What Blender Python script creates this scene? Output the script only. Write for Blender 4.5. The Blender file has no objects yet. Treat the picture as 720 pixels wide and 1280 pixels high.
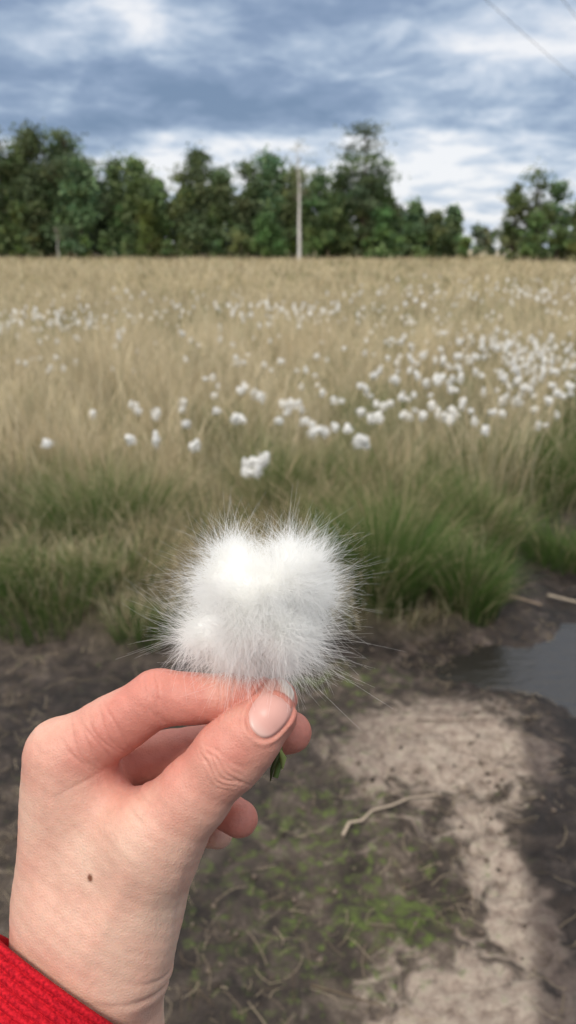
import bpy, math, random
import numpy as np
from mathutils import Vector, Matrix
rng=np.random.default_rng(7); random.seed(7)
scene=bpy.context.scene
scene.view_settings.view_transform='Standard'; scene.view_settings.look='None'; scene.view_settings.exposure=0

# ------------------------------------------------------------------ helpers
def hash2(ix,iy,seed):
    n=(ix.astype(np.int64)*374761393+iy.astype(np.int64)*668265263+seed*982451653)&0x7fffffff
    n=((n^(n>>13))*1274126177)&0x7fffffff
    n=n^(n>>16)
    return (n&0xffff)/65535.0
def vnoise(x,y,seed=0):
    ix=np.floor(x);iy=np.floor(y);fx=x-ix;fy=y-iy
    fx=fx*fx*fx*(fx*(fx*6-15)+10);fy=fy*fy*fy*(fy*(fy*6-15)+10)
    a=hash2(ix,iy,seed);b=hash2(ix+1,iy,seed);c=hash2(ix,iy+1,seed);d=hash2(ix+1,iy+1,seed)
    return (a*(1-fx)+b*fx)*(1-fy)+(c*(1-fx)+d*fx)*fy
def fbm(x,y,seed=0,o=4,g=0.5):
    s=0;a=1;t=0
    for i in range(o):
        s=s+a*vnoise(x*2**i+13.7*i,y*2**i+7.1*i,seed+i);t+=a;a*=g
    return s/t
def sstep(a,b,x):
    t=np.clip((x-a)/(b-a),0,1);return t*t*(3-2*t)

class MB:
    def __init__(s): s.v=[];s.q=[];s.c=[];s.m=[];s.n=0
    def add(s,v,q,c,m=0):
        v=np.asarray(v,float).reshape(-1,3);q=np.asarray(q,np.int64).reshape(-1,4)
        c=np.asarray(c,float)
        if c.ndim==1:c=np.tile(c[:3],(len(v),1))
        s.v.append(v);s.q.append(q+s.n);s.c.append(c);s.m.append(np.full(len(q),m,np.int32));s.n+=len(v)
    def build(s,name,mats,smooth=False,loc=None):
        v=np.concatenate(s.v);q=np.concatenate(s.q);c=np.concatenate(s.c);m=np.concatenate(s.m)
        return mk(name,v,q,mats,c,m,smooth)
def mk(name,v,q,mats,c=None,m=None,smooth=False):
    me=bpy.data.meshes.new(name)
    me.vertices.add(len(v));me.vertices.foreach_set('co',np.ascontiguousarray(v,dtype=np.float32).ravel())
    me.loops.add(len(q)*4);me.loops.foreach_set('vertex_index',np.ascontiguousarray(q,dtype=np.int32).ravel())
    me.polygons.add(len(q));me.polygons.foreach_set('loop_start',np.arange(0,len(q)*4,4,dtype=np.int32))
    if m is not None: me.polygons.foreach_set('material_index',np.ascontiguousarray(m,dtype=np.int32))
    me.polygons.foreach_set('use_smooth',np.full(len(q),smooth))
    me.update(calc_edges=True)
    if c is not None:
        a=me.color_attributes.new('Col','FLOAT_COLOR','POINT')
        cc=np.ones((len(v),4),np.float32);cc[:,:3]=c
        a.data.foreach_set('color',cc.ravel())
    for mt in (mats if isinstance(mats,list) else [mats]): me.materials.append(mt)
    ob=bpy.data.objects.new(name,me);scene.collection.objects.link(ob);return ob
def tube(mb,pts,rad,col,n=6,m=0):
    pts=np.asarray(pts,float);k=len(pts);rad=np.broadcast_to(np.asarray(rad,float),(k,))
    V=[]
    up=np.array([0,0,1.0])
    for i in range(k):
        t=pts[min(i+1,k-1)]-pts[max(i-1,0)];t/=np.linalg.norm(t)+1e-12
        a=np.cross(t,up)
        if np.linalg.norm(a)<0.05:a=np.cross(t,[1.0,0,0])
        a/=np.linalg.norm(a);b=np.cross(t,a)
        th=np.arange(n)*2*np.pi/n
        V.append(pts[i]+rad[i]*(np.cos(th)[:,None]*a+np.sin(th)[:,None]*b))
    V=np.concatenate(V);Q=[]
    for i in range(k-1):
        for j in range(n):
            Q.append([i*n+j,i*n+(j+1)%n,(i+1)*n+(j+1)%n,(i+1)*n+j])
    mb.add(V,Q,col,m)

# ------------------------------------------------------------------ materials
def newmat(name):
    m=bpy.data.materials.new(name);m.use_nodes=True;nt=m.node_tree
    return m,nt,nt.nodes['Principled BSDF'],nt.nodes['Material Output']
def N(nt,t,**k):
    n=nt.nodes.new(t)
    for a,b in k.items():
        setattr(n,a,b)
    return n
def attr(nt,name='Col'):
    n=N(nt,'ShaderNodeAttribute');n.attribute_name=name;return n
def foliage_mat(name,transl=0.3,rough=0.6,nscale=40,namt=0.35):
    m,nt,p,o=newmat(name);a=attr(nt)
    nz=N(nt,'ShaderNodeTexNoise');nz.inputs['Scale'].default_value=nscale
    tc=N(nt,'ShaderNodeTexCoord');nt.links.new(tc.outputs['Object'],nz.inputs['Vector'])
    mr=N(nt,'ShaderNodeMapRange');mr.inputs['To Min'].default_value=1-namt;mr.inputs['To Max'].default_value=1+namt
    nt.links.new(nz.outputs['Fac'],mr.inputs['Value'])
    vm=N(nt,'ShaderNodeVectorMath',operation='SCALE');nt.links.new(a.outputs['Color'],vm.inputs[0]);nt.links.new(mr.outputs[0],vm.inputs['Scale'])
    nt.links.new(vm.outputs[0],p.inputs['Base Color']);p.inputs['Roughness'].default_value=rough
    p.inputs['Specular IOR Level'].default_value=0.2
    if transl>0:
        tr=N(nt,'ShaderNodeBsdfTranslucent');nt.links.new(vm.outputs[0],tr.inputs['Color'])
        mx=N(nt,'ShaderNodeMixShader');mx.inputs[0].default_value=transl
        nt.links.new(p.outputs[0],mx.inputs[1]);nt.links.new(tr.outputs[0],mx.inputs[2]);nt.links.new(mx.outputs[0],o.inputs['Surface'])
    return m
M_grass=foliage_mat('grass_blades',0.3)
M_leaf=foliage_mat('leaves',0.35,nscale=0.5,namt=0.5)
M_bark=foliage_mat('bark',0.0,0.9,nscale=5,namt=0.4)
M_litter=foliage_mat('litter',0.0,0.8,nscale=60)
M_fluff=foliage_mat('cotton_fluff',0.4,0.9,nscale=30,namt=0.04)

def ground_mat():
    m,nt,p,o=newmat('ground_peat_and_grass');L=nt.links.new
    tc=N(nt,'ShaderNodeTexCoord')
    def noise(sc,d=6,r=0.6,dist=0.0):
        n=N(nt,'ShaderNodeTexNoise');n.inputs['Scale'].default_value=sc;n.inputs['Detail'].default_value=d;n.inputs['Roughness'].default_value=r;n.inputs['Distortion'].default_value=dist
        L(tc.outputs['Object'],n.inputs['Vector']);return n
    def ramp(src,stops):
        r=N(nt,'ShaderNodeValToRGB');e=r.color_ramp.elements
        while len(e)<len(stops):e.new(0.5)
        for i,(ps,c) in enumerate(stops):e[i].position=ps;e[i].color=(*c,1)
        L(src,r.inputs[0]);return r
    def mix(f,a,b):
        n=N(nt,'ShaderNodeMix',data_type='RGBA');L(f,n.inputs[0]);L(a,n.inputs[6]);L(b,n.inputs[7]);return n.outputs[2]
    def jit(maskout,noiseout,amt,w=0.22):
        a=N(nt,'ShaderNodeMath',operation='SUBTRACT');L(noiseout,a.inputs[0]);a.inputs[1].default_value=0.5
        b=N(nt,'ShaderNodeMath',operation='MULTIPLY_ADD');L(a.outputs[0],b.inputs[0]);b.inputs[1].default_value=amt;L(maskout,b.inputs[2])
        r=N(nt,'ShaderNodeMapRange',interpolation_type='SMOOTHSTEP');L(b.outputs[0],r.inputs['Value']);r.inputs['From Min'].default_value=0.5-w;r.inputs['From Max'].default_value=0.5+w
        return r.outputs[0]
    n1=noise(9,8,0.70,0.4);n2=noise(30,8,0.66);n3=noise(170,4,0.7);n4=noise(3.0,5,0.6);n5=noise(10,8,0.66,0.8)
    peat=ramp(n1.outputs['Fac'],[(0.32,(0.022,0.017,0.014)),(0.46,(0.052,0.040,0.032)),(0.57,(0.095,0.073,0.057)),(0.70,(0.20,0.16,0.125))])
    pale=ramp(n2.outputs['Fac'],[(0.28,(0.15,0.11,0.085)),(0.42,(0.29,0.225,0.18)),(0.60,(0.44,0.365,0.295)),(0.8,(0.52,0.445,0.37))])
    moss=ramp(n2.outputs['Fac'],[(0.3,(0.035,0.04,0.014)),(0.55,(0.085,0.11,0.03)),(0.75,(0.14,0.19,0.045))])
    field=ramp(n4.outputs['Fac'],[(0.3,(0.19,0.165,0.07)),(0.5,(0.36,0.29,0.165)),(0.7,(0.46,0.38,0.235))])
    nearf=ramp(n2.outputs['Fac'],[(0.3,(0.03,0.025,0.012)),(0.7,(0.09,0.075,0.035))])
    at=attr(nt,'masks');sp=N(nt,'ShaderNodeSeparateColor');L(at.outputs['Color'],sp.inputs[0])
    at2=attr(nt,'masks2');sp2=N(nt,'ShaderNodeSeparateColor');L(at2.outputs['Color'],sp2.inputs[0])
    c=mix(jit(sp.outputs[0],n5.outputs['Fac'],2.6,0.26),peat.outputs[0],pale.outputs[0])
    c=mix(jit(sp.outputs[1],n2.outputs['Fac'],2.4,0.3),c,moss.outputs[0])
    dk=N(nt,'ShaderNodeMix',data_type='RGBA');dk.blend_type='MULTIPLY';L(jit(sp.outputs[2],n5.outputs['Fac'],1.1,0.42),dk.inputs[0]);L(c,dk.inputs[6]);dk.inputs[7].default_value=(0.34,0.32,0.33,1);c=dk.outputs[2]
    fm=mix(sp2.outputs[1],nearf.outputs[0],field.outputs[0])
    c=mix(sp2.outputs[0],c,fm)
    sp3=ramp(n3.outputs['Fac'],[(0.3,(0.62,0.62,0.62)),(0.7,(1.28,1.28,1.28))])
    mm=N(nt,'ShaderNodeMix',data_type='RGBA');mm.blend_type='MULTIPLY';mm.inputs[0].default_value=0.7;L(c,mm.inputs[6]);L(sp3.outputs[0],mm.inputs[7])
    L(mm.outputs[2],p.inputs['Base Color'])
    rr=N(nt,'ShaderNodeMapRange');L(sp.outputs[2],rr.inputs['Value']);rr.inputs['To Min'].default_value=0.95;rr.inputs['To Max'].default_value=0.40;L(rr.outputs[0],p.inputs['Roughness'])
    p.inputs['Specular IOR Level'].default_value=0.3
    ad=N(nt,'ShaderNodeMath',operation='MULTIPLY_ADD');L(n3.outputs['Fac'],ad.inputs[0]);ad.inputs[1].default_value=0.3;L(n2.outputs['Fac'],ad.inputs[2])
    b=N(nt,'ShaderNodeBump');b.inputs['Strength'].default_value=0.85;b.inputs['Distance'].default_value=0.02;L(ad.outputs[0],b.inputs['Height']);L(b.outputs[0],p.inputs['Normal'])
    return m

# ------------------------------------------------------------------ terrain
bx=np.array([-60,-4,-1.6,-1.0,-0.6,-0.35,0.3,0.75,0.9,1.0,1.15,1.5,2.5,8,60]);by=np.array([2.3,2.6,2.85,2.97,2.78,2.92,2.95,3.02,3.2,3.8,4.3,4.45,4.6,5.2,9])
def fieldness(X,Y):
    e=np.interp(X,bx,by)+0.26*(fbm(X*3,Y*3,11,3)-0.5)
    return sstep(-0.06,0.14,Y-e)
def blob(X,Y,cx,cy,rx,ry,a=0):
    ca,sa=math.cos(a),math.sin(a);dx=X-cx;dy=Y-cy
    u=(dx*ca+dy*sa)/rx;v=(-dx*sa+dy*ca)/ry
    return np.exp(-(u*u+v*v)**1.3*0.7)
def height(X,Y):
    f=fieldness(X,Y)
    near=np.clip(1.0-(np.hypot(X,Y-2.5)-6)/10,0,1)
    h=0.09*f+0.10*(fbm(X*0.12,Y*0.12,3,3)-0.5)*np.clip(Y/12,0,1)*6*0.25
    h+=near*((fbm(X*4,Y*4,5,4)-0.5)*0.060+(fbm(X*17,Y*17,6,4,0.6)-0.5)*0.030+(fbm(X*60,Y*60,8,2)-0.5)*0.008)*(1+0.8*f)
    h-=0.080*blob(X,Y,0.98,2.74,0.42,0.22,0.0)
    h-=0.04*sstep(0,0.25,X-(0.27+0.235*Y+0.06*(fbm(Y*2,Y*0,21,2)-0.5)))*(1-f)
    h+=0.02*blob(X,Y,0.46,2.15,0.4,0.3)
    return h
def axis(lo,hi,step,g,far):
    a=list(np.arange(lo,hi,step));s=step
    while a[-1]<far: s*=g;a.append(a[-1]+s)
    s=step;b=[lo]
    while b[-1]>-far: s*=g;b.append(b[-1]-s)
    return np.array(b[1:][::-1]+a)
xs=axis(-1.4,1.9,0.013,1.07,700);ys=axis(1.0,4.4,0.013,1.06,900)
XX,YY=np.meshgrid(xs,ys);X=XX.ravel();Y=YY.ravel();Z=height(X,Y)
nx,ny=len(xs),len(ys)
I=(np.arange(ny-1)[:,None]*nx+np.arange(nx-1)[None,:]).ravel()
Q=np.stack([I,I+1,I+nx+1,I+nx],1)
g=mk('ground',np.stack([X,Y,Z],1),Q,ground_mat(),smooth=True)
pale=np.maximum.reduce([blob(X,Y,0.47,2.15,0.33,0.25),blob(X,Y,0.40,1.25,0.26,0.18,0.2)*0.9,blob(X,Y,0.54,1.60,0.08,0.34,0.1)*0.9,blob(X,Y,0.60,2.42,0.22,0.12)*0.7,blob(X,Y,0.32,1.8,0.35,0.22)*0.30,blob(X,Y,0.6,2.75,0.25,0.1)*0.25])
pale=np.maximum(pale,0.26*sstep(0.5,0.7,fbm(X*2,Y*2,37,4)))
moss=np.clip(np.maximum.reduce([blob(X,Y,0.24,1.50,0.16,0.10)*0.62,blob(X,Y,0.0,1.55,0.4,0.35)*0.36,blob(X,Y,0.2,2.62,0.3,0.12)*0.40,blob(X,Y,0.10,1.8,0.25,0.25)*0.34,blob(X,Y,-0.2,2.4,0.5,0.3)*0.3]),0,1)
wet=np.clip(np.maximum.reduce([sstep(0,0.10,X-(0.19+0.235*Y+0.16*(fbm(X*3,Y*3,41,3)-0.5))),blob(X,Y,0.96,2.76,0.65,0.40),0.80*blob(X,Y,-0.6,2.3,0.9,0.45),0.85*blob(X,Y,0.35,2.85,0.7,0.14),0.6*blob(X,Y,-0.3,1.4,0.35,0.5),sstep(3.0,3.3,Y)*0.8]),0,1)
fld=fieldness(X,Y);far=sstep(5,11,Y)
for nm,cols in (('masks',(pale,moss,wet)),('masks2',(fld,far,far))):
    a=g.data.color_attributes.new(nm,'FLOAT_COLOR','POINT');cc=np.ones((len(X),4),np.float32)
    for i,c in enumerate(cols):cc[:,i]=c
    a.data.foreach_set('color',cc.ravel())

# puddle
mw,nt,p,o=newmat('puddle_water');p.inputs['Base Color'].default_value=(0.02,0.018,0.016,1);p.inputs['Roughness'].default_value=0.10
p.inputs['Specular IOR Level'].default_value=0.5
nz=N(nt,'ShaderNodeTexNoise');nz.inputs['Scale'].default_value=22;nz.inputs['Detail'].default_value=4;b=N(nt,'ShaderNodeBump');b.inputs['Strength'].default_value=0.6;b.inputs['Distance'].default_value=0.01
nt.links.new(nz.outputs['Fac'],b.inputs['Height']);nt.links.new(b.outputs[0],p.inputs['Normal'])
th=np.linspace(0,2*np.pi,48,endpoint=False);mb=MB()
ring=lambda s:np.stack([1.15+s*0.80*np.cos(th),2.72+s*0.42*np.sin(th),np.full(48,-0.038)],1)
V=np.concatenate([ring(0.02),ring(1)]);mb.add(V,[[j,48+j,48+(j+1)%48,(j+1)%48] for j in range(48)],(0,0,0))
mb.build('puddle',mw)

# ------------------------------------------------------------------ grass
def blades(mb,x,y,h,w,lean,leandir,cb,ct,lv=3,z0=None):
    n=len(x);z=height(x,y)-0.01 if z0 is None else z0
    ts=np.linspace(0,1,lv+1);face=rng.uniform(0,np.pi,n)
    sx=np.cos(face);sy=np.sin(face)
    P=np.zeros((n,lv+1,2,3));C=np.zeros((n,lv+1,2,3))
    for i,t in enumerate(ts):
        r=h*lean*t**2;zz=z+h*t*np.sqrt(np.clip(1-(lean*t*0.75)**2,0.08,1))
        cx=x+np.cos(leandir)*r;cy=y+np.sin(leandir)*r
        ww=w*0.5*(1-t)**0.7+w*0.04
        for s,sg in ((0,-1),(1,1)):
            P[:,i,s,0]=cx+sg*sx*ww;P[:,i,s,1]=cy+sg*sy*ww;P[:,i,s,2]=zz
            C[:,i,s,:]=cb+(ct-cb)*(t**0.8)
    base=(np.arange(n)*(lv+1)*2)[:,None]
    Q=np.concatenate([np.stack([base[:,0]+2*i,base[:,0]+2*i+1,base[:,0]+2*i+3,base[:,0]+2*i+2],1) for i in range(lv)])
    mb.add(P.reshape(-1,3),Q,C.reshape(-1,3))
G1=np.array([0.055,0.098,0.024]);G2=np.array([0.13,0.195,0.052]);S1=np.array([0.62,0.50,0.30]);S2=np.array([0.82,0.71,0.50]);B1=np.array([0.24,0.16,0.09])
def strawfrac(x,y):
    n=fbm(x*0.5+5,y*0.35,51,4);n2=fbm(x*1.6,y*0.9,57,3)
    base=np.interp(y,[2.8,3.8,4.6,6,9,14,25,60],[0.12,0.16,0.34,0.58,0.68,0.72,0.84,0.90])
    base=base-0.25*sstep(0.3,1.2,x)*sstep(8,5,y)*1.0+0.22*sstep(0,-1.5,x)*sstep(4.6,5.4,y)
    return np.clip(base+(n-0.5)*1.8+(n2-0.5)*0.8,0.03,0.97)
def patch(mb,y0,y1,dens,tus,hs,wfun,lv):
    A=lambda y:0.5*(0.95)*y*y+1.6*y
    area=A(y1)-A(y0);n=int(area*dens);nt_=max(1,int(n/tus))
    yy=rng.uniform(y0,y1,nt_*4);ww=0.95*yy+1.6;keep=rng.uniform(0,0.95*y1+1.6,nt_*4)<ww
    ty=yy[keep][:nt_];tx=rng.uniform(-0.5,0.5,len(ty))*(0.95*ty+1.6)
    th=rng.uniform(0.6,1.3,len(ty));tcol=rng.uniform(-0.45,0.45,len(ty));tsh=rng.uniform(0.65,1.2,len(ty))
    k=rng.integers(0,len(ty),n);sig=np.interp(ty[k],[3,8,20,90],[0.05,0.09,0.3,1.2])
    ox=rng.normal(0,1,n)*sig;oy=rng.normal(0,1,n)*sig
    x=tx[k]+ox;y=ty[k]+oy
    f=fieldness(x,y)
    ok=(f>0.45)&(y<150);x,y,ox,oy,k,sig=[a[ok] for a in (x,y,ox,oy,k,sig)];n=len(x)
    sf=strawfrac(x,y)+tcol[k];straw=rng.uniform(0,1,n)<sf
    h=hs(x,y)*th[k]*rng.uniform(0.55,1.2,n)*np.where(straw,1.10,0.86)
    tall=straw&(rng.uniform(0,1,n)<0.06)&(y>4);h=np.where(tall,h*1.45,h)
    lean=np.clip(0.25+0.25*np.hypot(ox,oy)/sig+rng.normal(0,0.22,n),0.02,1.0)
    ld=np.arctan2(oy,ox)+rng.normal(0,0.8,n)
    w=wfun(y)*rng.uniform(0.6,1.3,n)
    u=rng.uniform(0,1,n)[:,None];sh=(tsh[k]*rng.uniform(0.75,1.2,n))[:,None]
    gt=(G1*(1-u)+G2*u)*sh;st=(S1*(1-u)+S2*u)*sh
    ct=np.where(straw[:,None],st,gt);brown=rng.uniform(0,1,n)<0.10;ct[brown]=B1
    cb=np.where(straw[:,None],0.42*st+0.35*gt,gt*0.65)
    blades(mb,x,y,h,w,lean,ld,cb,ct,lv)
hh=lambda x,y:np.interp(y,[2.9,3.5,4.3,5.5,9,20,80],[0.14,0.22,0.34,0.45,0.48,0.45,0.5])*(0.55+0.9*fbm(x*0.8,y*0.8,61,3))*np.where((x>1.0)&(y<6),0.75,1)
mb=MB()
patch(mb,2.8,5,3900,45,hh,lambda y:0.0030+0*y,4)
patch(mb,5,9,1700,45,hh,lambda y:0.0048+0*y,3)
patch(mb,9,20,420,30,hh,lambda y:y*0.0009,2)
patch(mb,20,45,70,14,hh,lambda y:y*0.0011,2)
patch(mb,45,105,14,10,hh,lambda y:y*0.0014,1)
def clump(cx,cy,r,n,h,green=0.9,lean0=0.15):
    a=rng.uniform(0,2*np.pi,n);rr=r*np.sqrt(rng.uniform(0,1,n));x=cx+np.cos(a)*rr;y=cy+np.sin(a)*rr
    st=rng.uniform(0,1,n)>green;u=rng.uniform(0,1,n)[:,None]
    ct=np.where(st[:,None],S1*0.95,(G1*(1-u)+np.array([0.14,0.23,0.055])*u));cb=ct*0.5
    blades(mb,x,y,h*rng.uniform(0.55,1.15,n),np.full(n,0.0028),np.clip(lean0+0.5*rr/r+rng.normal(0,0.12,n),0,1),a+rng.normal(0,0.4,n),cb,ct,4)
for c in [(0.40,3.20,0.19,2000,0.38),(0.76,3.16,0.14,1600,0.28),(0.28,3.35,0.14,700,0.26),(-0.58,2.83,0.10,350,0.12),(-0.45,2.9,0.10,260,0.12),(1.40,3.86,0.20,1100,0.20),(1.62,3.75,0.18,800,0.2),(-1.0,3.1,0.25,1200,0.2),(-0.75,3.25,0.2,900,0.24),(-1.35,3.2,0.25,900,0.22),(-0.05,3.15,0.15,300,0.2,0.4),(0.05,3.5,0.25,700,0.28,0.5),(0.55,3.7,0.25,900,0.40,0.6),(1.45,4.7,0.3,1000,0.3),(1.9,4.9,0.3,1000,0.3),(-1.0,3.9,0.3,1200,0.34),(-0.5,3.7,0.25,900,0.3,0.8),(-1.6,4.3,0.35,1300,0.36),(0.95,3.9,0.2,900,0.34,0.7),(0.6,4.2,0.25,1000,0.42,0.8),(1.1,4.9,0.3,900,0.4,0.8)]:
    clump(*c)
for i in range(34):
    yy=rng.uniform(3.6,7.5);xx=rng.uniform(-0.48,0.48)*yy*0.9
    if fieldness(np.array([xx]),np.array([yy]))[0]<0.9:continue
    clump(xx,yy,rng.uniform(0.14,0.26),int(rng.uniform(500,800)),rng.uniform(0.30,0.46),0.85)
for c in [(-0.62,3.25,0.10,160,0.38,0.02,0.75),(-0.25,3.1,0.12,160,0.32,0.02,0.8),(0.08,3.2,0.1,170,0.36,0.02,0.8),(0.55,3.35,0.1,120,0.34,0.05,0.7),(-1.1,3.3,0.12,120,0.35,0.02,0.8),(0.9,3.75,0.1,110,0.3,0.05,0.7),(-0.4,3.55,0.12,160,0.45,0.05,0.6),(0.2,3.75,0.12,180,0.5,0.1,0.5),(1.25,4.6,0.12,150,0.35,0.1,0.6),(-0.1,3.9,0.12,200,0.5,0.05,0.5),(-0.8,4.1,0.12,200,0.5,0.05,0.5),(0.35,4.3,0.12,200,0.5,0.05,0.5),(-1.3,4.4,0.12,200,0.5,0.05,0.4)]:
    clump(*c)
# tall loose straw stems standing above the sward
for i in range(330):
    yy=rng.uniform(4.3,11);xx=rng.uniform(-0.52,0.40)*(0.85*yy)
    if fbm(np.array([xx*0.6]),np.array([yy*0.5]),91,3)[0]<0.46 and xx>-0.8: continue
    n=30;x=xx+rng.normal(0,0.09,n);y=yy+rng.normal(0,0.09,n);u=rng.uniform(0,1,n)[:,None];ct=S1*(1-u)+S2*u
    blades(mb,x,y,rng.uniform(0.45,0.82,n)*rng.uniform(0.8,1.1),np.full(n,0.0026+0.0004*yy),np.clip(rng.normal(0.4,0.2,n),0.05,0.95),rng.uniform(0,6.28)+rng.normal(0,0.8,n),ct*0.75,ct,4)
clump(0.24,1.50,0.12,420,0.016);clump(0.22,2.62,0.16,160,0.02);clump(0.1,1.75,0.25,260,0.014)
mb.build('grass_field',M_grass)

# ------------------------------------------------------------------ litter, twigs, crumbs on the peat
mb=MB();n=4600
x=rng.uniform(-1.2,1.6,n);y=rng.uniform(1.05,3.3,n);ok=(fieldness(x,y)<0.8)&(rng.uniform(0,1,n)<0.25+1.2*sstep(0.42,0.65,fbm(x*3,y*3,71,3)))
x,y=x[ok],y[ok];n=len(x);ang=rng.uniform(0,np.pi,n);ln=rng.uniform(0.012,0.10,n)**1.0;cu=rng.normal(0,0.25,n)
P=np.zeros((n,5,2,3));w=rng.uniform(0.0004,0.0011,n)
for i,t in enumerate(np.linspace(-0.5,0.5,5)):
    aa=ang+cu*t*2;cx=x+np.cos(aa)*ln*t;cy=y+np.sin(aa)*ln*t;cz=height(cx,cy)+0.003+rng.uniform(0,0.003,n)
    for s,sg in ((0,-1),(1,1)):
        P[:,i,s,0]=cx-np.sin(aa)*w*sg;P[:,i,s,1]=cy+np.cos(aa)*w*sg;P[:,i,s,2]=cz
base=np.arange(n)*10
Q=np.concatenate([np.stack([base+2*i,base+2*i+1,base+2*i+3,base+2*i+2],1) for i in range(4)])
u=rng.uniform(0,1,n)[:,None]**1.5;c=np.array([0.07,0.05,0.035])*(1-u)+np.array([0.32,0.26,0.18])*u
mb.add(P.reshape(-1,3),Q,np.repeat(c,10,0))
mb.build('dead_grass_litter',M_litter)
def twig(name,pts,r0,r1,col):
    mb=MB();pts=np.array(pts,float);z=height(pts[:,0],pts[:,1])+r0+pts[:,2];P=np.stack([pts[:,0],pts[:,1],z],1)
    tube(mb,P,np.linspace(r0,r1,len(P)),col,7);return mb.build(name,M_litter,True)
twig('twig',[(0.145,1.755,0.004),(0.165,1.79,0.007),(0.20,1.80,0.006),(0.23,1.835,0.008),(0.29,1.855,0.008),(0.34,1.895,0.008),(0.42,1.915,0.006)],0.0048,0.0026,(0.36,0.29,0.22))
twig('twig',[(0.95,3.33,0.01),(1.02,3.28,0.012),(1.12,3.24,0.008)],0.006,0.004,(0.28,0.21,0.15))
twig('twig',[(1.18,3.35,0.01),(1.28,3.36,0.012),(1.36,3.33,0.008)],0.007,0.005,(0.34,0.28,0.21))
twig('twig',[(0.42,2.3,0.0),(0.52,2.27,0.004),(0.66,2.29,0.003)],0.0028,0.0015,(0.16,0.12,0.09))
twig('twig',[(0.05,1.32,0.0),(0.13,1.30,0.004),(0.2,1.27,0.003)],0.0025,0.0015,(0.12,0.09,0.06))
mb=MB();n=4200
cube=np.array([[a,b,c] for a in(-1,1) for b in(-1,1) for c in(-1,1)],float)
cq=np.array([[0,1,3,2],[4,6,7,5],[0,4,5,1],[2,3,7,6],[0,2,6,4],[1,5,7,3]])
x=rng.uniform(-1.2,1.6,n);y=rng.uniform(1.05,3.3,n)
ok=(fieldness(x,y)<0.6)&(rng.uniform(0,1,n)<sstep(0.40,0.62,fbm(x*2.5,y*2.5,81,3)));x,y=x[ok],y[ok];n=len(x)
z=height(x,y);s=0.0015+0.007*rng.uniform(0,1,n)**4
V=cube[None]*(1+rng.uniform(-0.45,0.3,(n,8,3)))*s[:,None,None]*0.8
V[:,:,2]*=0.7;V+=np.stack([x,y,z+s*0.3],1)[:,None,:]
q=(cq[None]+(np.arange(n)*8)[:,None,None]).reshape(-1,4)
u=rng.uniform(0,1,n)[:,None];c=np.array([0.035,0.026,0.02])*(1-u)+np.array([0.17,0.13,0.10])*u
mb.add(V.reshape(-1,3),q,np.repeat(c,8,0));mb.build('peat_crumbs',M_litter,True)

# ------------------------------------------------------------------ cotton grass in the field
def sphere_pts(nu,nv):
    V=[];Q=[]
    for i in range(nv+1):
        ph=np.pi*i/nv
        for j in range(nu):
            t=2*np.pi*j/nu;V.append([max(np.sin(ph),0.02)*np.cos(t),max(np.sin(ph),0.02)*np.sin(t),np.cos(ph)])
    for i in range(nv):
        for j in range(nu):Q.append([i*nu+j,(i+1)*nu+j,(i+1)*nu+(j+1)%nu,i*nu+(j+1)%nu])
    return np.array(V),np.array(Q)
SV,SQ=sphere_pts(7,4)
def head(mb,x,y,zt,s,near):
    col=np.array([0.95,0.94,0.91])*rng.uniform(0.92,1)
    sc_=np.array([rng.uniform(0.75,1.25),rng.uniform(0.75,1.25),rng.uniform(0.75,1.4)])
    lobes=rng.integers(2,4) if near else 1
    for _ in range(lobes):
        o_=rng.normal(0,0.16,3)*s*(lobes>1)
        V=SV*(1+rng.uniform(-0.3,0.3,(len(SV),1)))*np.array([0.34,0.34,0.40])*s*sc_*(0.75 if near else 1.2)
        mb.add(V+np.array([x,y,zt])+o_,SQ,col)
    if near:
        k=110;dr=rng.normal(0,1,(k,3));dr/=np.linalg.norm(dr,axis=1)[:,None];dr*=sc_
        L=s*rng.uniform(0.3,0.66,k);sd=np.cross(dr,rng.normal(0,1,(k,3)));sd/=np.linalg.norm(sd,axis=1)[:,None]+1e-9
        c0=np.array([x,y,zt]);b0=c0+dr*s*0.15;tp=c0+dr*L[:,None]-np.array([0,0,0.14*s]);w=s*0.05
        V=np.stack([b0-sd*w,b0+sd*w,tp+sd*w*0.15,tp-sd*w*0.15],1).reshape(-1,3)
        mb.add(V,np.arange(4*k).reshape(k,4),col)
mb=MB()
heads=[(-1.26,4.1),(-1.22,4.95),(-1.0,5.15),(-0.82,4.1),(-0.9,4.75),(-0.80,4.78),(-0.69,4.1),(-0.66,4.95),(-0.55,4.25),(-0.49,4.05),(-0.47,4.02),(-0.5,5.4),(-0.42,4.7),(-0.16,3.62),(-0.19,3.55),(-0.14,3.52),(-0.12,3.66),(-0.2,3.68),(0.0,5.0),(0.02,5.1),(0.06,5.05),(0.03,4.9),(-0.02,5.2),(0.13,4.15),(0.2,4.2),(0.17,4.1),(0.37,3.95),(0.40,4.0),(0.34,3.88),(0.6,5.0),(0.66,5.1),(0.56,5.05),(0.9,4.75),(0.93,4.7),(0.88,4.85),(0.98,4.65),(1.0,4.8),(1.2,4.65),(1.04,4.15),(1.67,5.1),(0.7,4.7),(0.3,5.2),(0.35,5.25),(-0.27,4.6),(-0.3,4.5),(0.32,4.2),(0.26,4.35),(-0.24,5.6),(-0.3,5.7),(-0.7,5.3),(0.48,4.5),(0.52,4.55),(0.1,4.6),(0.14,4.55),(-0.05,4.35),(1.05,4.45),(0.44,4.75)]
pts=[(a,b,0.46+rng.uniform(-0.03,0.03),rng.uniform(0.050,0.064)) for a,b in heads]
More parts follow.
